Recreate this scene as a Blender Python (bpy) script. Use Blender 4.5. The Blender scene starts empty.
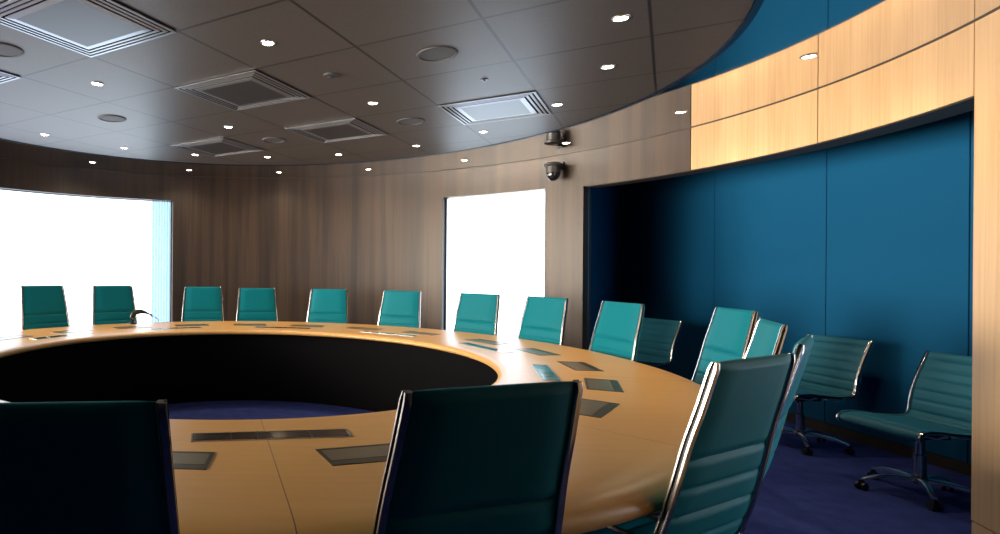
import bpy, bmesh, math, random
from mathutils import Vector, Matrix
random.seed(7)
PI = math.pi
S = bpy.context.scene
COL = S.collection
R = math.radians

# ------------------------------------------------------------------ camera
F_PX, PX, PY, ROLL = 586.9, 282.7, 268.1, 0.008
cam_d = bpy.data.cameras.new('camera'); cam = bpy.data.objects.new('camera', cam_d); COL.objects.link(cam)
cam_d.sensor_width = 36.0; cam_d.lens = F_PX / 1000 * 36.0
cam_d.shift_x = (500 - PX) / 1000.0; cam_d.shift_y = (PY - 267) / 1000.0
cam_d.clip_start = 0.02
cam.matrix_world = Matrix.Translation((0, 0, 1.37)) @ Matrix.Rotation(PI / 2, 4, 'X') @ Matrix.Rotation(ROLL, 4, 'Z')
S.camera = cam

# room constants: the round room's centre, radii and heights
CX, CY = -0.303, 4.206
RW, RC, HC = 3.934, 2.886, 2.618        # wall radius, ceiling disc radius, ceiling height
R_OUT, R_IN, HT = 2.860, 1.738, 0.74    # table
WIN_TOP, HEAD = 2.275, 2.25
SILL = 0.25
W_A = [(-146.0, -62.0), (-58.0, -17.6), (36.0, 54.4), (119.0, 133.0)]   # the window openings, in degrees round the room; first and last unseen, added for their daylight

# ------------------------------------------------------------------ world: bright hazy sky, warmer to the low sun on the left
wd = bpy.data.worlds.new('world'); S.world = wd; wd.use_nodes = True
nt = wd.node_tree; nt.nodes.clear()
o = nt.nodes.new('ShaderNodeOutputWorld'); bg = nt.nodes.new('ShaderNodeBackground')
tc = nt.nodes.new('ShaderNodeTexCoord'); dp = nt.nodes.new('ShaderNodeVectorMath'); dp.operation = 'DOT_PRODUCT'
sd = Vector((-0.98, -0.19, 0.05)).normalized(); dp.inputs[1].default_value = sd
rp = nt.nodes.new('ShaderNodeValToRGB')
ce = rp.color_ramp.elements
ce[0].position = 0.0; ce[0].color = (2.0, 2.35, 2.7, 1)
for p_ in (.22, .55):
    x = ce.new(p_); x.color = (.90, 1.10, 1.36, 1)
ce[1].position = 0.985; ce[1].color = (24, 20.5, 16.5, 1)
x = ce.new(0.90); x.color = (6.0, 5.2, 4.4, 1)
nt.links.new(tc.outputs['Generated'], dp.inputs[0]); nt.links.new(dp.outputs['Value'], rp.inputs[0])
nt.links.new(rp.outputs[0], bg.inputs[0]); bg.inputs[1].default_value = 1.0
nt.links.new(bg.outputs[0], o.inputs[0])
S.view_settings.view_transform = 'Standard'; S.view_settings.look = 'None'
S.view_settings.gamma = 1; S.view_settings.use_curve_mapping = False
S.view_settings.exposure = 0.98
S.cycles.max_bounces = 8; S.cycles.diffuse_bounces = 4; S.cycles.glossy_bounces = 5
S.cycles.caustics_reflective = False; S.cycles.caustics_refractive = False
S.cycles.sample_clamp_indirect = 6.0

def pol(a, r, z=0.0):
    return Vector((CX + r * math.sin(R(a)), CY + r * math.cos(R(a)), z))

def portal(a0, a1, z0, z1):
    p, q = pol(a0, RW + .16, 0), pol(a1, RW + .16, 0)
    d = bpy.data.lights.new('window_portal', 'AREA'); d.shape = 'RECTANGLE'
    d.size = (q - p).length + .1; d.size_y = z1 - z0 + .05; d.cycles.is_portal = True
    ob = bpy.data.objects.new('window_portal', d); COL.objects.link(ob)
    m = (p + q) / 2; m.z = (z0 + z1) / 2
    n = Vector((CX, CY, 0)) - Vector((m.x, m.y, 0)); n.normalize()
    # push the plane outside the chord's arc
    m -= n * (RW + .2 - (Vector((m.x, m.y, 0)) - Vector((CX, CY, 0))).length)
    ob.matrix_world = Matrix.Translation(m) @ n.to_track_quat('-Z', 'Y').to_matrix().to_4x4()
for a0, a1 in W_A:
    k = max(1, round((a1 - a0) / 24))
    for i in range(k):
        portal(a0 + (a1 - a0) * i / k, a0 + (a1 - a0) * (i + 1) / k, SILL, WIN_TOP)

# ------------------------------------------------------------------ materials
def new_mat(name):
    m = bpy.data.materials.new(name); m.use_nodes = True
    return m, m.node_tree, m.node_tree.nodes['Principled BSDF']
def N(nt, t, **kw):
    n = nt.nodes.new(t)
    for k, v in kw.items(): setattr(n, k, v)
    return n
def plain(name, col, rough=.5, metal=0.0, spec=.5, coat=0.0, noise=0.0, nscale=60, bump=0.0):
    m, nt, b = new_mat(name)
    b.inputs['Base Color'].default_value = (*col, 1); b.inputs['Roughness'].default_value = rough
    b.inputs['Metallic'].default_value = metal; b.inputs['Specular IOR Level'].default_value = spec
    b.inputs['Coat Weight'].default_value = coat
    if noise or bump:
        tc = N(nt, 'ShaderNodeTexCoord'); nz = N(nt, 'ShaderNodeTexNoise'); nz.inputs['Scale'].default_value = nscale
        nz.inputs['Detail'].default_value = 4
        nt.links.new(tc.outputs['Object'], nz.inputs['Vector'])
        if noise:
            mx = N(nt, 'ShaderNodeMix', data_type='RGBA'); nt.links.new(nz.outputs['Fac'], mx.inputs[0])
            mx.inputs[6].default_value = (*[c * (1 - noise) for c in col], 1); mx.inputs[7].default_value = (*[min(1, c * (1 + noise)) for c in col], 1)
            nt.links.new(mx.outputs[2], b.inputs['Base Color'])
        if bump:
            bp = N(nt, 'ShaderNodeBump'); bp.inputs['Strength'].default_value = bump; bp.inputs['Distance'].default_value = .002
            nt.links.new(nz.outputs['Fac'], bp.inputs['Height']); nt.links.new(bp.outputs[0], b.inputs['Normal'])
    return m
def ramp(nt, fac, stops):
    r = N(nt, 'ShaderNodeValToRGB'); e = r.color_ramp.elements
    e[0].position, e[0].color = stops[0][0], (*stops[0][1], 1); e[1].position, e[1].color = stops[-1][0], (*stops[-1][1], 1)
    for p, c in stops[1:-1]:
        x = e.new(p); x.color = (*c, 1)
    nt.links.new(fac, r.inputs[0]); return r.outputs[0]
def veneer(name, stops, sx, rough, streak=.12, grain=.25):
    # vertical-grain veneer on UVs in metres
    m, nt, b = new_mat(name)
    uv = N(nt, 'ShaderNodeUVMap'); mp = N(nt, 'ShaderNodeMapping'); mp.inputs['Scale'].default_value = (sx, streak, 1)
    n1 = N(nt, 'ShaderNodeTexNoise'); n1.inputs['Scale'].default_value = 1; n1.inputs['Detail'].default_value = 2
    mp2 = N(nt, 'ShaderNodeMapping'); mp2.inputs['Scale'].default_value = (sx * 14, 1.2, 1)
    n2 = N(nt, 'ShaderNodeTexNoise'); n2.inputs['Scale'].default_value = 1; n2.inputs['Detail'].default_value = 5
    for a, c in ((mp, n1), (mp2, n2)):
        nt.links.new(uv.outputs[0], a.inputs[0]); nt.links.new(a.outputs[0], c.inputs['Vector'])
    ma = N(nt, 'ShaderNodeMix', data_type='FLOAT'); ma.inputs[0].default_value = grain
    nt.links.new(n1.outputs['Fac'], ma.inputs[2]); nt.links.new(n2.outputs['Fac'], ma.inputs[3])
    nt.links.new(ramp(nt, ma.outputs[0], stops), b.inputs['Base Color'])
    b.inputs['Roughness'].default_value = rough
    return m
M_SHADEDWOOD = veneer('streaked wood veneer with shade in its tone', [(.34, (.018, .012, .009)), (.46, (.042, .027, .019)), (.56, (.066, .041, .027)), (.66, (.028, .019, .014))], 5.0, .42)  # streaks are grain; the darker tone holds the shade left of the joint
M_LITWOOD = veneer('wood veneer with light in its tone', [(.30, (.50, .31, .155)), (.5, (.65, .425, .225)), (.70, (.73, .50, .28))], 4.0, .38, grain=.55)  # same wall's wood; the paler tone holds the light right of the joint
M_BLUE = plain('blue fabric wall panel', (.004, .090, .215), .8, spec=.15, noise=.10, nscale=220, bump=.2)
M_SOFFIT = plain('mirror-gloss stretch soffit', (.80, .79, .78), .035, metal=1.0)
M_RIM = plain('dark blue gloss rim', (.01, .03, .07), .15, metal=.4)
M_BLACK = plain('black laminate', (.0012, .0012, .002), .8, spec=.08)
M_STEEL = plain('brushed steel trim', (.45, .45, .46), .3, metal=1)
M_DARKTRIM = plain('dark shadow gap', (.03, .025, .02), .6)
M_CHROME = plain('polished aluminium', (.55, .54, .53), .17, metal=1)
M_LEATHER = plain('teal leather', (.001, .150, .200), .55, spec=.12, noise=.06, nscale=120, bump=.12)
M_LEATHER2 = plain('grey teal leather', (.020, .145, .215), .5, spec=.3, noise=.06, nscale=120, bump=.12)
M_BRONZE = plain('bronze joint strip', (.07, .055, .042), .45)
M_CHROME2 = plain('satin polished aluminium', (.86, .85, .84), .24, metal=1)
M_RUBBER = plain('black plastic', (.01, .01, .012), .4)
M_DIFF = plain('satin white-grey vent paint', (.27, .29, .33), .30, metal=.6)
M_DIFFP = plain('grey vent plate', (.05, .055, .065), .36, metal=.3)
M_SPK = plain('grey speaker mesh', (.075, .08, .09), .6, bump=.5, nscale=500)
M_SHELL = plain('grey plaster', (.10, .095, .09), .8, noise=.05, nscale=3)
M_FLAP = plain('smoked satin metal flap', (.22, .19, .13), .30, metal=.6)
M_FLAPF = plain('dark bronze flap frame', (.075, .068, .05), .3, metal=.7)
M_STRIP = plain('glossy steel cover', (.34, .33, .31), .14, metal=1)
M_DOME = plain('smoked dome plastic', (.008, .009, .012), .08, coat=.6)
M_CAMBODY = plain('dark grey camera housing', (.05, .05, .055), .35)

def glass_mat():
    m, nt, b = new_mat('clear window glass')
    nt.nodes.remove(b); out = [n for n in nt.nodes if n.type == 'OUTPUT_MATERIAL'][0]
    t = N(nt, 'ShaderNodeBsdfTransparent'); t.inputs[0].default_value = (.97, .985, .99, 1)
    g = N(nt, 'ShaderNodeBsdfGlossy'); g.inputs['Roughness'].default_value = .02
    lw = N(nt, 'ShaderNodeLayerWeight'); fr = N(nt, 'ShaderNodeMath', operation='POWER'); fr.inputs[1].default_value = 5; nt.links.new(lw.outputs['Facing'], fr.inputs[0]); mx = N(nt, 'ShaderNodeMixShader')
    nt.links.new(fr.outputs[0], mx.inputs[0]); nt.links.new(t.outputs[0], mx.inputs[1]); nt.links.new(g.outputs[0], mx.inputs[2])
    nt.links.new(mx.outputs[0], out.inputs[0]); return m
M_GLASS = glass_mat()
def emit(name, col, st):
    m, nt, b = new_mat(name); b.inputs['Base Color'].default_value = (.8, .8, .8, 1)
    b.inputs['Emission Color'].default_value = (*col, 1); b.inputs['Emission Strength'].default_value = st; return m
M_LAMP = emit('warm white lamp lens', (1, .86, .66), 22.0)

def carpet():
    m, nt, b = new_mat('blue violet carpet')
    tc = N(nt, 'ShaderNodeTexCoord'); n = N(nt, 'ShaderNodeTexNoise'); n.inputs['Scale'].default_value = 170; n.inputs['Detail'].default_value = 6
    n2 = N(nt, 'ShaderNodeTexNoise'); n2.inputs['Scale'].default_value = 9; n2.inputs['Detail'].default_value = 5
    nt.links.new(tc.outputs['Object'], n.inputs['Vector']); nt.links.new(tc.outputs['Object'], n2.inputs['Vector'])
    mx = N(nt, 'ShaderNodeMix', data_type='FLOAT'); mx.inputs[0].default_value = .4
    nt.links.new(n.outputs['Fac'], mx.inputs[2]); nt.links.new(n2.outputs['Fac'], mx.inputs[3])
    nt.links.new(ramp(nt, mx.outputs[0], [(.30, (.018, .030, .125)), (.55, (.036, .055, .25)), (.75, (.07, .095, .34))]), b.inputs['Base Color'])
    b.inputs['Roughness'].default_value = .95; b.inputs['Specular IOR Level'].default_value = .15
    bp = N(nt, 'ShaderNodeBump'); bp.inputs['Strength'].default_value = .6; bp.inputs['Distance'].default_value = .006
    nt.links.new(n.outputs['Fac'], bp.inputs['Height']); nt.links.new(bp.outputs[0], b.inputs['Normal']); return m
M_CARPET = carpet()

TILE, TO_, TANG = .695, (.40, 3.29), math.atan2(-.55, .835)
def ceiling_mat():
    m, nt, b = new_mat('grey ceiling tiles in a dark grid')
    tc = N(nt, 'ShaderNodeTexCoord'); mp = N(nt, 'ShaderNodeMapping', vector_type='TEXTURE')
    mp.inputs['Location'].default_value = (TO_[0], TO_[1], 0); mp.inputs['Rotation'].default_value = (0, 0, TANG)
    mp.inputs['Scale'].default_value = (TILE, TILE, 1)
    nt.links.new(tc.outputs['Object'], mp.inputs[0]); sp = N(nt, 'ShaderNodeSeparateXYZ'); nt.links.new(mp.outputs[0], sp.inputs[0])
    outs = []
    for ax in 'XY':
        pp = N(nt, 'ShaderNodeMath', operation='PINGPONG'); pp.inputs[1].default_value = .5
        nt.links.new(sp.outputs[ax], pp.inputs[0]); outs.append(pp.outputs[0])
    mn = N(nt, 'ShaderNodeMath', operation='MINIMUM'); nt.links.new(outs[0], mn.inputs[0]); nt.links.new(outs[1], mn.inputs[1])
    lt = N(nt, 'ShaderNodeMath', operation='LESS_THAN'); lt.inputs[1].default_value = .012; nt.links.new(mn.outputs[0], lt.inputs[0])
    nz = N(nt, 'ShaderNodeTexNoise'); nz.inputs['Scale'].default_value = 90; nt.links.new(tc.outputs['Object'], nz.inputs['Vector'])
    tile = ramp(nt, nz.outputs['Fac'], [(.3, (.082, .076, .074)), (.7, (.102, .095, .092))])
    mx = N(nt, 'ShaderNodeMix', data_type='RGBA'); nt.links.new(lt.outputs[0], mx.inputs[0]); nt.links.new(tile, mx.inputs[6])
    mx.inputs[7].default_value = (.022, .022, .026, 1); nt.links.new(mx.outputs[2], b.inputs['Base Color'])
    b.inputs['Roughness'].default_value = .42; b.inputs['Specular IOR Level'].default_value = .34
    bp = N(nt, 'ShaderNodeBump'); bp.inputs['Strength'].default_value = .5; bp.inputs['Distance'].default_value = .004; bp.invert = False
    nt.links.new(lt.outputs[0], bp.inputs['Height']); nt.links.new(bp.outputs[0], b.inputs['Normal'])
    return m
M_CEIL = ceiling_mat()

def table_mat():
    # maple veneer in eleven sectors with thin dark seams; object space is centred on the table
    m, nt, b = new_mat('satin maple table veneer')
    tc = N(nt, 'ShaderNodeTexCoord'); sp = N(nt, 'ShaderNodeSeparateXYZ'); nt.links.new(tc.outputs['Object'], sp.inputs[0])
    at = N(nt, 'ShaderNodeMath', operation='ARCTAN2'); nt.links.new(sp.outputs['X'], at.inputs[0]); nt.links.new(sp.outputs['Y'], at.inputs[1])
    sb = N(nt, 'ShaderNodeMath', operation='SUBTRACT'); nt.links.new(at.outputs[0], sb.inputs[0]); sb.inputs[1].default_value = R(173.0)
    dv = N(nt, 'ShaderNodeMath', operation='DIVIDE'); nt.links.new(sb.outputs[0], dv.inputs[0]); dv.inputs[1].default_value = 2 * PI / 11
    pp = N(nt, 'ShaderNodeMath', operation='PINGPONG'); nt.links.new(dv.outputs[0], pp.inputs[0]); pp.inputs[1].default_value = .5
    lt = N(nt, 'ShaderNodeMath', operation='LESS_THAN'); nt.links.new(pp.outputs[0], lt.inputs[0]); lt.inputs[1].default_value = .0011
    mp = N(nt, 'ShaderNodeMapping'); mp.inputs['Scale'].default_value = (3, 30, 3); mp.inputs['Rotation'].default_value = (0, 0, .2)
    nz = N(nt, 'ShaderNodeTexNoise'); nz.inputs['Scale'].default_value = 1; nz.inputs['Detail'].default_value = 5
    nt.links.new(tc.outputs['Object'], mp.inputs[0]); nt.links.new(mp.outputs[0], nz.inputs['Vector'])
    wood = ramp(nt, nz.outputs['Fac'], [(.3, (.61, .335, .108)), (.7, (.65, .365, .125))])
    mx = N(nt, 'ShaderNodeMix', data_type='RGBA'); nt.links.new(lt.outputs[0], mx.inputs[0]); nt.links.new(wood, mx.inputs[6])
    mx.inputs[7].default_value = (.14, .07, .03, 1); nt.links.new(mx.outputs[2], b.inputs['Base Color'])
    b.inputs['Roughness'].default_value = .33; b.inputs['Specular IOR Level'].default_value = .55
    return m
M_TABLE = table_mat()

# ------------------------------------------------------------------ helpers
def link(name, bm, mat, parent=None, smooth=False, angle=35, loc=None):
    me = bpy.data.meshes.new(name); bmesh.ops.recalc_face_normals(bm, faces=bm.faces[:]); bm.to_mesh(me); bm.free()
    ob = bpy.data.objects.new(name, me); COL.objects.link(ob); me.materials.append(mat)
    if smooth:
        for p in me.polygons: p.use_smooth = True
        me.set_sharp_from_angle(angle=R(angle))
    if parent: ob.parent = parent
    if loc: ob.location = loc
    return ob
def struct(name, bm, mat, parent=None, **kw):
    ob = link(name, bm, mat, parent, **kw); ob['kind'] = 'structure'; return ob
def thing(name, label, cat, loc=(0, 0, 0), rz=0, group=None):
    ob = bpy.data.objects.new(name, None); COL.objects.link(ob); ob.location = loc; ob.rotation_euler = (0, 0, rz)
    ob.empty_display_size = .1
    ob['label'] = label; ob['category'] = cat
    if group: ob['group'] = group
    return ob
def dup(root, loc, rz, label):
    r = root.copy(); COL.objects.link(r); r.location = loc; r.rotation_euler = (0, 0, rz); r['label'] = label
    for ch in list(root.children):
        c = ch.copy(); COL.objects.link(c); c.parent = r
        for g in list(ch.children):
            d = g.copy(); COL.objects.link(d); d.parent = c
    return r
def box(bm, x0, x1, y0, y1, z0, z1, mat4=None, bevel=0.0):
    g = bmesh.ops.create_cube(bm, size=1)
    M = Matrix.Translation(((x0 + x1) / 2, (y0 + y1) / 2, (z0 + z1) / 2)) @ Matrix.Diagonal((x1 - x0, y1 - y0, z1 - z0, 1))
    if mat4: M = mat4 @ M
    bmesh.ops.transform(bm, matrix=M, verts=g['verts'])
    if bevel:
        es = list({e for v in g['verts'] for e in v.link_edges})
        bmesh.ops.bevel(bm, geom=es, offset=bevel, segments=2, affect='EDGES', profile=.6)
    return g
def lathe(bm, prof, seg=32, closed=False, a0=0, a1=360, c=(0, 0, 0)):
    full = abs(a1 - a0) >= 360
    n = seg if full else seg + 1
    rings = []
    for i in range(n):
        a = R(a0 + (a1 - a0) * i / seg)
        rings.append([bm.verts.new((c[0] + r * math.sin(a), c[1] + r * math.cos(a), c[2] + z)) for r, z in prof])
    m = len(prof)
    for i in range(seg):
        A, B = rings[i], rings[(i + 1) % n]
        for j in range(m if closed else m - 1):
            k = (j + 1) % m
            bm.faces.new((A[j], A[k], B[k], B[j]))
    if closed and not full:
        bm.faces.new(rings[0]); bm.faces.new(rings[-1])
    if not closed and full:
        for j in (0, m - 1):
            if prof[j][0] > 1e-5: bm.faces.new([r[j] for r in rings])
    bmesh.ops.remove_doubles(bm, verts=bm.verts[:], dist=1e-6)
def tube(bm, pts, rad, seg=8):
    pts = [Vector(p) for p in pts]; rings = []
    up = Vector((0, 0, 1))
    for i, p in enumerate(pts):
        t = (pts[min(i + 1, len(pts) - 1)] - pts[max(i - 1, 0)]).normalized()
        a = t.cross(up); 
        if a.length < 1e-3: a = t.cross(Vector((0, 1, 0)))
        a.normalize(); b = a.cross(t)
        rr = rad[i] if isinstance(rad, (list, tuple)) else rad
        rings.append([bm.verts.new(p + (a * math.cos(2 * PI * k / seg) + b * math.sin(2 * PI * k / seg)) * rr) for k in range(seg)])
    for i in range(len(rings) - 1):
        for k in range(seg):
            bm.faces.new((rings[i][k], rings[i][(k + 1) % seg], rings[i + 1][(k + 1) % seg], rings[i + 1][k]))
    bm.faces.new(rings[0]); bm.faces.new(rings[-1])
def catmull(pts, n):
    out = []; P = [pts[0]] + list(pts) + [pts[-1]]
    for i in range(1, len(P) - 2):
        for k in range(n):
            t = k / n
            out.append(tuple(.5 * ((2 * P[i][d]) + (-P[i - 1][d] + P[i + 1][d]) * t + (2 * P[i - 1][d] - 5 * P[i][d] + 4 * P[i + 1][d] - P[i + 2][d]) * t * t + (-P[i - 1][d] + 3 * P[i][d] - 3 * P[i + 1][d] + P[i + 2][d]) * t ** 3) for d in range(len(pts[0]))))
    out.append(tuple(pts[-1])); return out
def resample(pts, step):
    acc = [0]
    for a, b in zip(pts, pts[1:]): acc.append(acc[-1] + math.dist(a, b))
    n = max(2, round(acc[-1] / step)); out = []; j = 0
    for i in range(n + 1):
        s = acc[-1] * i / n
        while j < len(acc) - 2 and acc[j + 1] < s: j += 1
        t = (s - acc[j]) / max(1e-9, acc[j + 1] - acc[j])
        out.append(tuple(pts[j][d] + (pts[j + 1][d] - pts[j][d]) * t for d in range(len(pts[0]))))
    return out, acc[-1]

# ------------------------------------------------------------------ room shell
def arc_wall(bm, spans, thick=.14, step=2.0):
    """boxes bent round the room: spans of (a0, a1, z0, z1); uv in metres"""
    uvl = bm.loops.layers.uv.verify()
    for a0, a1, z0, z1 in spans:
        n = max(1, math.ceil((a1 - a0) / step)); vs = []
        for i in range(n + 1):
            a = a0 + (a1 - a0) * i / n
            vs.append([bm.verts.new(pol(a, r, z)) for r, z in ((RW, z0), (RW, z1), (RW + thick, z1), (RW + thick, z0))] + [a])
        fs = []
        for i in range(n):
            A, B = vs[i], vs[i + 1]
            for j in range(4):
                k = (j + 1) % 4
                f = bm.faces.new((A[j], A[k], B[k], B[j])); fs.append(f)
                for l in f.loops:
                    aa = A[4] if l.vert in A[:4] else B[4]
                    rr = (l.vert.co.x - CX) ** 2 + (l.vert.co.y - CY) ** 2
                    l[uvl].uv = (R(aa) * RW + (rr ** .5 - RW if j in (1, 3) else 0) * 0, l.vert.co.z)
        for V in (vs[0], vs[-1]):
            f = bm.faces.new(V[:4])
            for l in f.loops:
                rr = ((l.vert.co.x - CX) ** 2 + (l.vert.co.y - CY) ** 2) ** .5
                l[uvl].uv = (R(V[4]) * RW + rr, l.vert.co.z)

SEAM1 = 77.0  # joint where the painted wood tone turns from shaded to lit
PL = .155   # plinth height
bm = bmesh.new()
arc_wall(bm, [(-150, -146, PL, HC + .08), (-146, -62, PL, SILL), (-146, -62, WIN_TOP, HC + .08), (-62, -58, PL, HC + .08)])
struct('wall_left', bm, M_SHADEDWOOD, smooth=True)
bm = bmesh.new()
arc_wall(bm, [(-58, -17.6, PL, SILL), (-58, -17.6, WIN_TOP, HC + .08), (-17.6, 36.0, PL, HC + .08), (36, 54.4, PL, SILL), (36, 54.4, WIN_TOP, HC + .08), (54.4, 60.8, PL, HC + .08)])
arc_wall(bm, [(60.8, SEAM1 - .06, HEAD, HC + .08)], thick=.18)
struct('wall_back', bm, M_SHADEDWOOD, smooth=True)
bm = bmesh.new()
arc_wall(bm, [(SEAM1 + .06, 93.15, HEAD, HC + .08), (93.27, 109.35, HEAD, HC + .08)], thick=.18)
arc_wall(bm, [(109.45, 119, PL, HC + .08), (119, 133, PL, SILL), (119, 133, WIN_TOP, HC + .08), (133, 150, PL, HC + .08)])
struct('wall_right', bm, M_LITWOOD, smooth=True)
bm = bmesh.new(); arc_wall(bm, [(-150, 60.7, 0, PL - .006)], thick=.12); struct('baseboard_back', bm, M_SHADEDWOOD, smooth=True)
bm = bmesh.new(); arc_wall(bm, [(109.5, 150, 0, PL - .006)], thick=.12); struct('baseboard_right', bm, M_LITWOOD, smooth=True)
# dark backing behind the open joints between panels
bm = bmesh.new()
lathe(bm, [(RW + .012, HEAD + .002), (RW + .03, HEAD + .002), (RW + .03, HC + .07), (RW + .012, HC + .07)], 2, True, SEAM1 - .05, SEAM1 + .05, (CX, CY, 0))
lathe(bm, [(RW + .012, HEAD + .002), (RW + .03, HEAD + .002), (RW + .03, HC + .07), (RW + .012, HC + .07)], 2, True, 93.16, 93.26, (CX, CY, 0))
lathe(bm, [(RW + .012, .002), (RW + .03, .002), (RW + .03, HC + .07), (RW + .012, HC + .07)], 2, True, 109.36, 109.44, (CX, CY, 0))
struct('trim_1', bm, M_DARKTRIM)

# floor
bm = bmesh.new(); box(bm, -6, 6.5, -2.4, 9.6, -.1, 0); struct('floor', bm, M_CARPET)
# the closed shell above and around
bm = bmesh.new(); box(bm, -6, 6.5, -2.4, 9.6, HC + .08, HC + .2); struct('ceiling_slab', bm, M_SHELL).name = 'ceiling_2'
# entrance recess behind the camera
eL, eR = pol(-150, RW).x, pol(150, RW).x; eY = pol(150, RW).y
bm = bmesh.new(); box(bm, eL - .12, eL, -2.3, eY + .06, 0, HC + .08); box(bm, eR, eR + .12, -2.3, eY + .06, 0, HC + .08); box(bm, eL - .12, eR + .12, -2.42, -2.3, 0, HC + .08)
struct('wall_front', bm, M_SHELL)
bm = bmesh.new(); box(bm, eL, eR, -2.3, CY - RW - .0 + .25, HC + .001, HC + .075); struct('ceiling_3', bm, M_SHELL)

# blue niche
NX, NY1, NY0 = 4.66, 8.11, 3.98
bm = bmesh.new()
cuts = [2.6, 3.985, 5.035, 6.34, NY1]     # panel joints
for a, b in zip(cuts, cuts[1:]):
    box(bm, NX, NX + .04, a + .004, b - .004, .085, HC + .07, bevel=.003)
struct('wall_niche', bm, M_BLUE)
bm = bmesh.new(); box(bm, NX + .03, NX + .1, 2.5, NY1 + .1, 0, HC + .08); struct('trim_2', bm, M_DARKTRIM)
bm = bmesh.new(); box(bm, NX - .004, NX + .03, 2.6, NY1, 0, .082); struct('baseboard_niche', bm, M_DARKTRIM)
# side wall of the niche, from behind the column to the far corner
p1 = Vector((3.215, 6.165, 0)); p2 = Vector((NX + .01, NY1 + .01, 0)); d = p2 - p1; an = math.atan2(d.y, d.x)
bm = bmesh.new(); box(bm, 0, d.length, 0, .06, 0, HC + .08, Matrix.Translation(p1) @ Matrix.Rotation(an, 4, 'Z')); struct('wall_niche_left', bm, M_BLUE)
q1 = pol(109.5, RW + .13); q2 = Vector((NX + .02, 3.93, 0)); d = q2 - q1; an = math.atan2(d.y, d.x)
bm = bmesh.new(); box(bm, 0, d.length, -.06, 0, 0, HC + .08, Matrix.Translation(q1) @ Matrix.Rotation(an, 4, 'Z')); struct('wall_niche_right', bm, M_BLUE)

# ceiling disc with its rim, and the mirror-gloss soffit round it
bm = bmesh.new(); lathe(bm, [(0, 0), (RC, 0), (RC, .03), (0, .03)], 96, c=(CX, CY, HC - .004)); struct('ceiling', bm, M_CEIL)
bm = bmesh.new(); lathe(bm, [(RC + .002, HC - .010), (RC + .035, HC - .010), (RC + .035, HC + .004), (RC + .002, HC + .004)], 128, True, c=(CX, CY, 0)); struct('trim_3', bm, M_RIM, smooth=True)
bm = bmesh.new(); lathe(bm, [(RC + .036, HC), (RW + .10, HC), (RW + .10, HC + .03), (RC + .036, HC + .03)], 160, True, c=(CX, CY, 0)); struct('ceiling_soffit', bm, M_SOFFIT)
bpy.data.objects['ceiling_soffit'].name = 'trim_4'
bm = bmesh.new(); lathe(bm, [(RW - .006, HC - .006), (RW + .004, HC - .006), (RW + .004, HC - .001), (RW - .006, HC - .001)], 160, True, c=(CX, CY, 0)); struct('trim_5', bm, M_BRONZE, smooth=True)

bm = bmesh.new(); lathe(bm, [(RW + .006, HEAD - .008), (RW + .19, HEAD - .008), (RW + .19, HEAD - .001), (RW + .006, HEAD - .001)], 40, True, 61.2, 109.3, (CX, CY, 0)); struct('trim_6', bm, M_DARKTRIM, smooth=True)

# windows: slim dark frame and curved glass, set at the outer face of the wall; the first and last are unseen additions for daylight
for i, (a0, a1) in enumerate(W_A):
    name = 'window_%d' % (i + 1)
    bm = bmesh.new()
    for z0, z1 in ((SILL, SILL + .03), (WIN_TOP - .012, WIN_TOP)):
        lathe(bm, [(RW + .10, z0), (RW + .135, z0), (RW + .135, z1), (RW + .10, z1)], 24, True, a0, a1, (CX, CY, 0))
    for a in (a0, a1 - .25):
        lathe(bm, [(RW + .10, SILL + .03), (RW + .135, SILL + .03), (RW + .135, WIN_TOP - .012), (RW + .10, WIN_TOP - .012)], 1, True, a, a + .25, (CX, CY, 0))
    fr = struct(name, bm, M_STEEL)
    bm = bmesh.new(); lathe(bm, [(RW + .114, SILL + .01), (RW + .114, WIN_TOP - .005)], 24, False, a0 + .05, a1 - .05, (CX, CY, 0))
    link('glass_pane', bm, M_GLASS, fr, smooth=True)

# ------------------------------------------------------------------ conference table
table = thing('conference_table', 'large ring-shaped maple conference table with open black centre, filling the round room', 'table', (CX, CY, 0))
prof = [(1.82, .690), (1.77, .692), (1.742, .704), (R_IN, .718), (1.748, .731), (1.772, .7385), (1.81, HT),
        (2.70, HT), (2.775, .7365), (2.82, .724), (2.851, .703), (R_OUT, .682), (2.853, .662), (2.825, .645), (2.70, .640), (2.0, .640), (1.90, .690)]
bm = bmesh.new(); lathe(bm, prof, 180, True); link('tabletop', bm, M_TABLE, table, smooth=True, angle=60)
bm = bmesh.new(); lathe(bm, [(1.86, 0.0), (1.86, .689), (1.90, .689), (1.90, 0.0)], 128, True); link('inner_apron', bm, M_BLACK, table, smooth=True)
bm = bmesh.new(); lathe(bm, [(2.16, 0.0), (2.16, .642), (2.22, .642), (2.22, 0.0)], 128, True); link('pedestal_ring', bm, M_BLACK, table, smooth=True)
def on_table(a, r):   # local frame: x tangential, y outward
    return Matrix.Translation((r * math.sin(R(a)), r * math.cos(R(a)), HT)) @ Matrix.Rotation(-R(a), 4, 'Z')
def frame_bm(w, h, b, t, z0=0):
    bm = bmesh.new()
    box(bm, -w / 2, w / 2, -h / 2, -h / 2 + b, z0, z0 + t); box(bm, -w / 2, w / 2, h / 2 - b, h / 2, z0, z0 + t)
    box(bm, -w / 2, -w / 2 + b, -h / 2 + b, h / 2 - b, z0, z0 + t); box(bm, w / 2 - b, w / 2, -h / 2 + b, h / 2 - b, z0, z0 + t); return bm
flap0 = link('cable_flap', frame_bm(.355, .172, .013, .0022, .0002), M_FLAPF, table)
bm = bmesh.new(); box(bm, -.164, .164, -.073, .040, .0002, .0018); lid0 = link('flap_lid', bm, M_FLAP, flap0)
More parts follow.
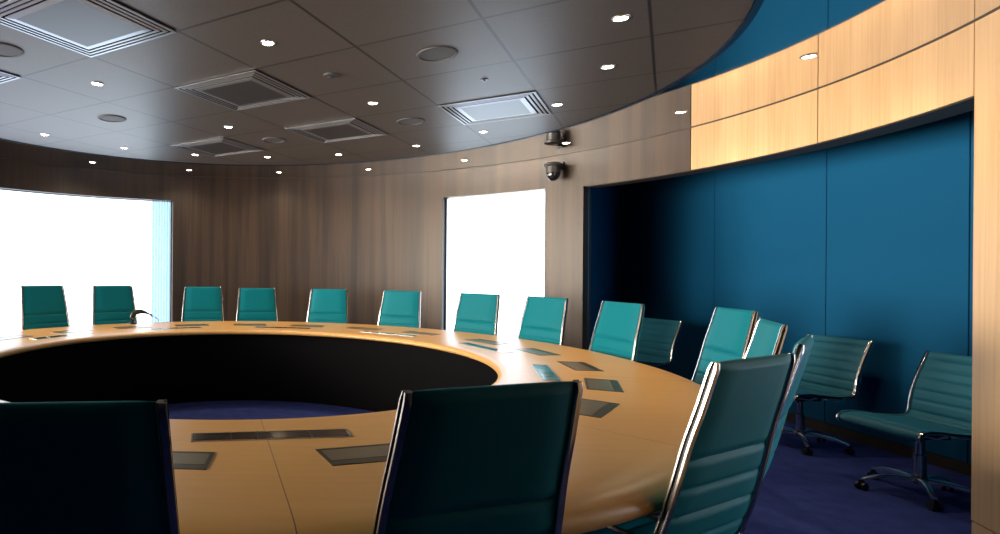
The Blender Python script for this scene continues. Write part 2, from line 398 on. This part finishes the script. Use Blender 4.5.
bm = bmesh.new(); box(bm, -.164, .164, .043, .073, .0002, .0014); br0 = link('brush_strip', bm, M_FLAPF, flap0)
fl = [66, 82, 98.6, 115, 131.3, 147.7, 164.4, 182.6] + [182.6 + 16.0 * k for k in range(1, 15)]
for i, a in enumerate(fl):
    f = flap0 if i == 0 else flap0.copy()
    f.matrix_local = on_table(a, 2.288)
    if i:
        COL.objects.link(f); f.parent = table; f.matrix_local = on_table(a, 2.288)
        for c0 in (lid0, br0):
            c = c0.copy(); COL.objects.link(c); c.parent = f
strip0 = link('socket_strip', frame_bm(.60, .105, .006, .0024, .0002), M_STEEL, table)
pieces = []
bm = bmesh.new(); box(bm, -.293, .293, -.046, .046, .0002, .0010); pieces.append(link('strip_bed', bm, M_FLAPF, strip0))
for x0, x1 in ((-.285, -.15), (-.14, .0), (.01, .05), (.06, .15), (.16, .285)):
    bm = bmesh.new(); box(bm, x0, x1, -.041, .041, .001, .0024); pieces.append(link('cover_plate', bm, M_STRIP, strip0))
for i in range(11):
    a = 172.4 + 360 / 11 * i
    f = strip0 if i == 0 else strip0.copy()
    if i:
        COL.objects.link(f); f.parent = table
        for c0 in pieces:
            c = c0.copy(); COL.objects.link(c); c.parent = f
    f.matrix_local = on_table(a, 2.015)

# ------------------------------------------------------------------ chairs
def sling(bm, path, w, seams, plain_from, tmin=.002, tmax=.016, tplain=.021, wfun=None, step=.006):
    """padded sheet swept along a side profile; seams = arc lengths of the sewn channels"""
    P, L = resample(path, step); nx = 10; rows = []
    for i, (y, z) in enumerate(P):
        s = L * i / (len(P) - 1)
        a = P[max(i - 1, 0)]; b = P[min(i + 1, len(P) - 1)]
        t = Vector((0, b[0] - a[0], b[1] - a[1])).normalized(); nrm = Vector((0, -t.z, t.y))
        if plain_from is not None and s > plain_from:
            e = min(1, (s - plain_from) / .03); th = tmin + (tplain - tmin) * e ** .5
        else:
            near = [abs(s - q) for q in seams] or [1]; dd = min(near)
            th = tmin + (tmax - tmin) * min(1, dd / .018) ** .55
        end = min(s, L - s); th *= min(1, .25 + (end / .022)) if end < .0165 else 1
        ww = wfun(z) if wfun else w
        fr, bk = [], []
        for j in range(nx + 1):
            u = -1 + 2 * j / nx; ed = (1 - abs(u) ** 8) * .75 + .25
            c = Vector((u * ww / 2, y, z))
            fr.append(bm.verts.new(c + nrm * th * ed)); bk.append(bm.verts.new(c - nrm * th * ed))
        rows.append((fr, bk))
    for (f0, b0), (f1, b1) in zip(rows, rows[1:]):
        for j in range(nx):
            bm.faces.new((f0[j], f0[j + 1], f1[j + 1], f1[j])); bm.faces.new((b0[j], b1[j], b1[j + 1], b0[j + 1]))
        bm.faces.new((f0[0], f1[0], b1[0], b0[0])); bm.faces.new((f0[-1], b0[-1], b1[-1], f1[-1]))
    for f, b in (rows[0], rows[-1]):
        for j in range(nx): bm.faces.new((f[j], b[j], b[j + 1], f[j + 1]))
def rail(bm, path, x, wx=.019, wn=.026, wf=None):
    """cast side rail: a grooved section swept along the profile"""
    P, L = resample(path, .02); rings = []
    sgn = 1 if x > 0 else -1
    sec = [(-.5, -.32), (-.32, -.5), (.32, -.5), (.5, -.40), (.5, -.24), (.16, -.22), (.16, .16), (.5, .18), (.5, .40), (.32, .5), (-.32, .5), (-.5, .32)]
    for i, (y, z) in enumerate(P):
        a = P[max(i - 1, 0)]; b = P[min(i + 1, len(P) - 1)]
        t = Vector((0, b[0] - a[0], b[1] - a[1])).normalized(); nrm = Vector((0, -t.z, t.y))
        e = min(i, len(P) - 1 - i); k = .6 if e == 0 else 1
        xx = x * wf(z) if wf else x
        rings.append([bm.verts.new(Vector((xx + u * wx * sgn, y, z)) + nrm * v * wn * k) for u, v in sec])
    m = len(sec)
    for A, B in zip(rings, rings[1:]):
        for j in range(m):
            f = bm.faces.new((A[j], A[(j + 1) % m], B[(j + 1) % m], B[j]))
            if j in (4, 5, 6): f.material_index = 1
    bm.faces.new(rings[0]); bm.faces.new(rings[-1])
SEAT = [(.265, .395), (.272, .425), (.245, .448), (.17, .452), (.05, .438), (-.06, .430), (-.14, .432)]
HIGH = [(-.14, .432), (-.188, .445), (-.220, .49), (-.250, .56), (-.276, .65), (-.302, .76), (-.328, .88), (-.358, .99), (-.39, 1.120)]
LOW = [(-.14, .432), (-.178, .442), (-.196, .475), (-.203, .53), (-.217, .60), (-.252, .70), (-.292, .79), (-.320, .858)]
def chair(kind, label, group):
    hi = kind == 'high'; LE = M_LEATHER if hi else M_LEATHER2
    t = thing('office_chair' if hi else 'side_chair', label, 'chair', group=group)
    w = .437 if hi else .50
    wf = (lambda z: 1 + .18 * max(0, min(1, (1.12 - z) / .55))) if hi else (lambda z: 1.0)
    wfs = lambda z: w * wf(z) - .028
    ws = w * wf(.45)
    full = catmull(SEAT + (HIGH if hi else LOW)[1:], 6); seat = catmull(SEAT, 8); back = catmull(HIGH if hi else LOW, 8)
    _, LS = resample(seat, .01); _, LB = resample(back, .01)
    bm = bmesh.new(); sling(bm, seat, w, [LS - .02 - k * .072 for k in range(6)], None, wfun=wfs)
    link('seat', bm, LE, t, smooth=True, angle=60)
    bm = bmesh.new()
    if hi: sling(bm, back, w - .028, [LB - .30 - k * .092 for k in range(5)], LB - .30, wfun=wfs)
    else: sling(bm, back, w - .028, [LB - .055 - k * .07 for k in range(7)], None, tmin=.001, tmax=.016, wfun=wfs)
    link('backrest', bm, LE, t, smooth=True, angle=60)
    for sx in (-1, 1):
        bm = bmesh.new(); rail(bm, full, sx * (w / 2 - .003), wf=wf); link('side_rail', bm, M_CHROME, t, smooth=True, angle=40).data.materials.append(M_RUBBER)
    # cross spreaders: one behind the back, two under the seat
    bm = bmesh.new(); zb = .475 if hi else .56; yb = -.232 if hi else -.228
    box(bm, -w * wf(zb) / 2, w * wf(zb) / 2, yb - .012, yb, zb - .02, zb + .02, bevel=.004); link('back_spreader', bm, M_CHROME, t)
    for yy in (.12, -.10):
        bm = bmesh.new(); tube(bm, [(-ws / 2, yy, .432), (-ws / 2 + .04, yy, .408), (0, yy * .5, .385), (ws / 2 - .04, yy, .408), (ws / 2, yy, .432)], .011)
        link('seat_spreader', bm, M_CHROME, t, smooth=True)
    if hi:
        for sx in (-1, 1):
            x = sx * (ws / 2 + .016)
            pts = catmull([(x - sx * .016, -.250, .570), (x + sx * .012, -.205, .584), (x + sx * .022, -.10, .588), (x + sx * .022, .04, .580), (x + sx * .020, .105, .550), (x + sx * .010, .12, .52), (x - sx * .010, .085, .452)], 5)
            bm = bmesh.new(); tube(bm, pts, .0105); link('armrest', bm, M_CHROME, t, smooth=True)
    bm = bmesh.new(); box(bm, -.09, .09, -.09, .09, .366, .386, bevel=.006); link('tilt_plate', bm, M_RUBBER, t)
    bm = bmesh.new(); lathe(bm, [(0, .115), (.030, .115), (.030, .25), (.022, .255), (.022, .368), (0, .368)], 20); link('stem', bm, M_CHROME, t, smooth=True)
    bm = bmesh.new(); lathe(bm, [(0, .070), (.030, .072), (.042, .085), (.040, .112), (.030, .120), (0, .120)], 20); link('hub', bm, M_CHROME, t, smooth=True)
    for k in range(5):
        a = R(90 + 72 * k); dx, dy = math.sin(a), math.cos(a)
        bm = bmesh.new(); pts = [(.03, .098), (.12, .105), (.21, .095), (.285, .070)]
        rings = []
        for r_, z_ in pts:
            wd_ = .020 - r_ * .025; hh = .014 - r_ * .018
            cpt = Vector((dx * r_, dy * r_, z_)); sd_ = Vector((dy, -dx, 0))
            rings.append([bm.verts.new(cpt + sd_ * u * wd_ + Vector((0, 0, v * hh))) for u, v in ((-1, -1), (-1, .4), (-.5, 1), (.5, 1), (1, .4), (1, -1))])
        for A, B in zip(rings, rings[1:]):
            for j in range(6): bm.faces.new((A[j], A[(j + 1) % 6], B[(j + 1) % 6], B[j]))
        bm.faces.new(rings[0]); bm.faces.new(rings[-1])
        leg = link('base_leg', bm, M_CHROME2, t, smooth=True, angle=50)
        bm = bmesh.new()
        cm = Matrix.Translation((dx * .285, dy * .285, .024)) @ Matrix.Rotation(-a + .5, 4, 'Z')
        for off in (-.016, .016):
            g = bmesh.ops.create_cone(bm, cap_ends=True, segments=16, radius1=.024, radius2=.024, depth=.016)
            bmesh.ops.transform(bm, matrix=cm @ Matrix.Translation((off, 0, 0)) @ Matrix.Rotation(PI / 2, 4, 'Y'), verts=g['verts'])
        box(bm, -.008, .008, -.010, .010, -.0, .040, cm)
        link('caster', bm, M_RUBBER, leg, smooth=True, angle=40)
    return t
G1 = 'teal high-back chairs round the conference table'
TOPY = .39
def place(xy, rz_deg, dz=0.0, topy=TOPY):
    a = R(rz_deg); f = Vector((-math.sin(a), math.cos(a)))
    return (xy[0] + f.x * topy, xy[1] + f.y * topy, 0), a
def ring_xy(a, r=3.02): p = pol(a, r); return (p.x, p.y)
HB = [
 ((.4625, 1.262), 17.5, 'dark teal high-back chair seen from behind at the front, left of the big lit one'),
 ((1.380, 1.708), 27.5, 'large lit teal chair at the table\'s near right with ribbed back and chrome rail'),
 ((1.955, 2.19), 45.0, 'teal high-back chair seen almost edge-on just behind the large lit near-right chair'),
 ((2.485, 2.975), 62.5, 'narrow bright turquoise chair between the wide bright turquoise chair and the edge-on one'),
 ((3.05, 3.95), 80.5, 'wide bright turquoise high-back chair before the blue wall, right of the dark low chair'),
 (ring_xy(81.9), 98.1, 'teal high-back chair in front of the niche\'s dark left end, beside the dark low chair'),
 (ring_xy(65.9), 114, 'teal high-back chair between the narrow window and the wooden column'),
 (ring_xy(51.2), 128.8, 'teal high-back chair wholly against the bright narrow window, left of the column'),
 (ring_xy(33.6), 146.4, 'teal high-back chair before dark panelling, just left of the narrow window'),
 (ring_xy(16.7), 163.3, 'teal high-back chair before dark panelling, second from the narrow window'),
 (ring_xy(-.2), 185, 'teal high-back chair before dark panelling, second from the wide left window'),
 (ring_xy(-12.7), 187.0, 'teal high-back chair before dark panelling, nearest the wide left window'),
 (ring_xy(-33.0), 213.0, 'teal chair against the wide left window, beside the black gadget with thin cable'),
 (ring_xy(-48.0), 226.0, 'leftmost of the far teal chairs, alone near the middle of the wide window'),
 ((-.437, 1.07), 6.0, 'nearest dark teal chair at bottom left, its back cut by the picture edge'),
]
c0 = None
for i, (xy, rz, lab) in enumerate(HB):
    loc, a = place(xy, rz)
    if c0 is None:
        c0 = chair('high', lab, G1); c0.location = loc; c0.rotation_euler = (0, 0, a)
    else:
        d = dup(c0, loc, a, lab); d.scale = (1, 1, {11: 1.012, 12: 1.03, 13: 1.04}.get(i, 1.0))
G2 = 'low-back teal side chairs along the blue wall'
LB_ = [((4.26, 3.62), 90.0, 'low-back ribbed side chair at far right, seat, chrome stem and star base in view'),
       ((4.42, 4.66), 93.0, 'low-back ribbed side chair against the middle of the blue wall, seat hidden'),
       ((4.035, 6.26), 104.0, 'dark shaded low-back chair in the niche\'s left end, partly behind the table')]
c1 = None
for i, (xy, rz, lab) in enumerate(LB_):
    loc, a = place(xy, rz, topy=.320)
    if c1 is None:
        c1 = chair('low', lab, G2); c1.location = loc; c1.rotation_euler = (0, 0, a)
    else: dup(c1, loc, a, lab)

# ------------------------------------------------------------------ ceiling fittings
ZC = HC - .004
def downlight(z, label, group, power=12, cone=95):
    t = thing('recessed_downlight', label, 'downlight', (0, 0, z), group=group)
    bm = bmesh.new(); lathe(bm, [(.030, 0), (.043, 0), (.041, -.004), (.032, -.006)], 24, True); link('trim_ring', bm, M_STEEL, t, smooth=True)
    bm = bmesh.new(); lathe(bm, [(0, -.0015), (.030, -.0015), (.030, -.0035), (.018, -.0052), (0, -.0056)], 24); link('lens', bm, M_LAMP, t, smooth=True)
    sp = bpy.data.lights.new('downlight_beam', 'SPOT'); sp.energy = power; sp.color = (1, .80, .55); sp.spot_size = R(cone); sp.spot_blend = .9; sp.shadow_soft_size = .03
    so = bpy.data.objects.new('downlight_beam', sp); COL.objects.link(so); so.location = (0, 0, -.02); so.parent = t
    return t
GD = ['downlights in the mirror soffit', 'outer ring of downlights in the tiled ceiling', 'inner ring of downlights in the tiled ceiling']
def where(a):
    return a
soff = [(-35.2, 'downlight in the mirror soffit above the wide left window, leftmost of its ring'),
        (-15.3, 'downlight in the mirror soffit just right of the wide left window\'s top corner'),
        (4.1, 'downlight in the mirror soffit, third of its ring from the left'),
        (23.5, 'downlight in the mirror soffit, left of the one over the narrow window'),
        (43.6, 'downlight in the mirror soffit straight above the narrow window'),
        (63.4, 'downlight in the mirror soffit beside the dome camera over the column'),
        (83.5, 'downlight in the mirror soffit where shaded and lit wood panels meet'),
        (103.8, 'rightmost downlight, in the soffit above the brightly lit wood header')]
outer = [(-55.7, 'outer tiled-ceiling downlight at far left, above the wide window'),
         (-35.3, 'outer tiled-ceiling downlight left of the farthest square vent'),
         (-16.5, 'outer tiled-ceiling downlight just below the farthest square vent'),
         (3.0, 'outer tiled-ceiling downlight below the far centre speaker'),
         (22.5, 'outer tiled-ceiling downlight at the far rim, right of the speaker'),
         (43.9, 'outer tiled-ceiling downlight below the round speaker beside the bright vent'),
         (62.8, 'outer tiled-ceiling downlight under the bright silver vent'),
         (85.3, 'outer tiled-ceiling downlight just right of the bright silver vent'),
         (105.5, 'outer tiled-ceiling downlight second nearest the camera on the right'),
         (124.0, 'outer tiled-ceiling downlight nearest the top edge, right of centre')]
inner = [(167.6, 'inner tiled-ceiling downlight nearest the camera, right of the big square vent'),
         (-102.6, 'inner tiled-ceiling downlight below the big square vent'),
         (-10.8, 'inner tiled-ceiling downlight between two shadowed square vents'),
         (78.6, 'inner tiled-ceiling downlight left of the bright silver vent')]
d0 = {}
for z, r, lst, g in ((HC, 3.43, soff, GD[0]), (ZC, 2.36, outer, GD[1]), (ZC, .99, inner, GD[2])):
    for a, lab in lst:
        p = pol(a, r, z)
        if g not in d0:
            d0[g] = downlight(z, lab, g, {GD[0]: 12, GD[1]: 13, GD[2]: 4}[g], 150 if g == GD[0] else 95); d0[g].location = p
        else: dup(d0[g], p, 0, lab)

def cell(u, v):
    c, s = math.cos(TANG), math.sin(TANG)
    return (TO_[0] + TILE * (u * c - v * s), TO_[1] + TILE * (u * s + v * c))
def sq_ring(w0, w1, z0, z1, zi=None):
    """square ring from half-width w0 (outer) to w1 (inner), sloping from z0 outside to z1 inside"""
    bm = bmesh.new(); t = .004
    def loop(w, z): return [bm.verts.new((x * w, y * w, z)) for x, y in ((-1, -1), (1, -1), (1, 1), (-1, 1))]
    A, B, C, D = loop(w0, z0), loop(w1, z1), loop(w1, z1 + t), loop(w0, z0 + t)
    for P, Q in ((A, B), (B, C), (C, D), (D, A)):
        for j in range(4): bm.faces.new((P[j], P[(j + 1) % 4], Q[(j + 1) % 4], Q[j]))
    return bm
def diffuser(label):
    t = thing('ceiling_vent', label, 'vent', (0, 0, ZC), TANG, 'square vents in the tiled ceiling')
    bm = bmesh.new(); box(bm, -.335, .335, -.335, .335, -.003, -.0005); link('backing', bm, M_BLACK, t)
    for nm, a, b, z0, z1 in (('outer_frame', .345, .328, -.008, -.009), ('louvre_ring', .314, .298, -.008, -.0095), ('louvre_ring', .284, .268, -.008, -.0095), ('inner_frame', .252, .216, -.009, -.012)):
        link(nm, sq_ring(a, b, z0, z1), M_DIFF, t)
    bm = bmesh.new(); box(bm, -.218, .218, -.218, .218, -.012, -.006, bevel=.002); link('centre_plate', bm, M_DIFFP, t)
    return t
vents = [((-1.5, -1.5), 'large square silver vent at top left of the ceiling, nearest the camera'),
         ((-1.5, .5), 'shadowed square vent in the ceiling between the big left vent and the far ones'),
         ((-1.5, 2.5), 'shadowed square vent in the ceiling\'s far centre, beside a round speaker'),
         ((-3.5, 2.5), 'farthest square vent, close to the ceiling rim left of centre'),
         ((.5, 2.5), 'bright silver square vent catching window light, right of the ceiling\'s centre'),
         ((-3.5, -1.5 + .5), 'square silver vent at the far left picture edge, only its corner showing')]
vents[5] = ((-3.5, -1.5), vents[5][1])
v0 = None
for (u, v), lab in vents:
    x, y = cell(u, v)
    if v0 is None: v0 = diffuser(lab); v0.location = (x, y, ZC)
    else: dup(v0, (x, y, ZC), TANG, lab)
def speaker(label):
    t = thing('ceiling_speaker', label, 'speaker', (0, 0, ZC), 0, 'round speakers in the tiled ceiling')
    bm = bmesh.new(); lathe(bm, [(.098, 0), (.118, 0), (.115, -.006), (.100, -.008)], 36, True); link('rim', bm, M_SPK, t, smooth=True)
    bm = bmesh.new(); lathe(bm, [(0, -.001), (.099, -.001), (.099, -.004), (0, -.006)], 36); link('grille', bm, M_SPK, t, smooth=True)
    return t
spk = [((.5, .5), 'round ceiling speaker nearest the camera, right of the top-left vent'),
       ((-2.5, -1.5), 'round ceiling speaker at the left picture edge beside the large vent'),
       ((-.5, 2.5), 'round ceiling speaker just left of the bright silver vent'),
       ((-3.5, .5), 'round ceiling speaker on the left, above the wide window'),
       ((-2.5, 2.5), 'round ceiling speaker between the two farthest square vents')]
s0 = None
for (u, v), lab in spk:
    x, y = cell(u, v)
    if s0 is None: s0 = speaker(lab); s0.location = (x, y, ZC)
    else: dup(s0, (x, y, ZC), 0, lab)
x, y = cell(-.5, .5)
t = thing('smoke_detector', 'small grey smoke detector with prongs in the centre of the ceiling', 'smoke detector', (x, y, ZC))
bm = bmesh.new(); lathe(bm, [(0, 0), (.05, 0), (.048, -.007), (.03, -.009), (0, -.009)], 24); link('base_disc', bm, M_SPK, t, smooth=True)
bm = bmesh.new()
for k in range(4):
    a = k * PI / 2 + .4; box(bm, .016 * math.cos(a) - .003, .016 * math.cos(a) + .003, .016 * math.sin(a) - .003, .016 * math.sin(a) + .003, -.018, -.008)
lathe(bm, [(0, -.017), (.022, -.017), (.020, -.020), (0, -.021)], 20); link('sensor_cage', bm, M_CAMBODY, t)
t = thing('sprinkler_head', 'tiny sprinkler head in the ceiling behind the bright silver vent', 'sprinkler', (1.31, 3.84, ZC))
bm = bmesh.new(); lathe(bm, [(0, 0), (.026, 0), (.024, -.004), (0, -.005)], 20); link('cover_ring', bm, M_DIFFP, t, smooth=True)
bm = bmesh.new(); lathe(bm, [(0, -.004), (.006, -.004), (.006, -.009), (.012, -.010), (.012, -.012), (0, -.013)], 16); link('nozzle', bm, M_DIFFP, t, smooth=True)

# dome camera on its wall bracket
p = pol(57.0, RW - .001, 2.50)
t = thing('security_camera', 'dark dome security camera on a wall bracket above the column by the narrow window', 'security camera', p, -R(57.0))
bm = bmesh.new(); box(bm, -.045, .045, -.02, 0, -.05, .04, bevel=.006)
box(bm, -.030, .030, -.12, -.01, -.008, .022, bevel=.008); link('wall_bracket', bm, M_CAMBODY, t)
bm = bmesh.new(); lathe(bm, [(0, .024), (.055, .022), (.088, .008), (.090, -.010), (.072, -.022), (.072, -.090), (0, -.090)], 32, c=(0, -.135, 0)); link('housing', bm, M_CAMBODY, t, smooth=True)
bm = bmesh.new(); lathe(bm, [(.0, -.089), (.068, -.089), (.068, -.115), (.057, -.148), (.032, -.170), (0, -.178)], 32, c=(0, -.135, 0)); link('dome', bm, M_DOME, t, smooth=True)

# unidentified black gadget with a thin cable by the left window
p = pol(-27.8, 2.66, HT + .001)
t = thing('arched_gadget', 'small black arched gadget with a thin looping cable on the table before the wide window', 'device', p, R(27.8) - R(0))
bm = bmesh.new(); lathe(bm, [(0, 0), (.045, 0), (.045, .014), (.03, .022), (0, .022)], 20, c=(-.13, 0, 0)); link('base', bm, M_RUBBER, t, smooth=True)
bm = bmesh.new(); pts = catmull([(-.13, 0, .015), (-.135, 0, .075), (-.11, 0, .118), (-.05, 0, .132), (.02, 0, .118), (.09, 0, .085)], 6)
tube(bm, pts, [.010 + .020 * math.sin(PI * min(1, k / (len(pts) - 1) * 1.15)) for k in range(len(pts))], 12); link('arched_body', bm, M_RUBBER, t, smooth=True)
bm = bmesh.new(); pts = catmull([(-.125, 0, .035), (-.07, 0, .070), (0, 0, .082), (.07, 0, .078), (.13, 0, .060), (.165, 0, .028), (.17, 0, .006)], 6)
tube(bm, pts, .0035, 8); link('cable', bm, M_SPK, t, smooth=True)

# sheer curtain strip at the right end of the wide window
def sheer():
    m, nt, b = new_mat('sheer pale blue voile')
    nt.nodes.remove(b); out = [n for n in nt.nodes if n.type == 'OUTPUT_MATERIAL'][0]
    t = N(nt, 'ShaderNodeBsdfTransparent'); t.inputs[0].default_value = (.13, .20, .235, 1)
    g = N(nt, 'ShaderNodeBsdfTranslucent'); g.inputs[0].default_value = (.75, .82, .85, 1); mx = N(nt, 'ShaderNodeMixShader'); mx.inputs[0].default_value = .25
    nt.links.new(t.outputs[0], mx.inputs[1]); nt.links.new(g.outputs[0], mx.inputs[2]); nt.links.new(mx.outputs[0], out.inputs[0]); return m
bm = bmesh.new(); n = 48; A = []
for k in range(n + 1):
    a = -21.6 + 3.7 * k / n; rr = RW + .06 + .012 * math.sin(k * .9)
    A.append([bm.verts.new(pol(a, rr, SILL + .02)), bm.verts.new(pol(a, rr, WIN_TOP - .004))])
for p_, q_ in zip(A, A[1:]): bm.faces.new((p_[0], q_[0], q_[1], p_[1]))
c = link('sheer_curtain', bm, sheer(), smooth=True); c['label'] = 'narrow pale sheer curtain gathered at the right end of the wide left window'; c['category'] = 'curtain'
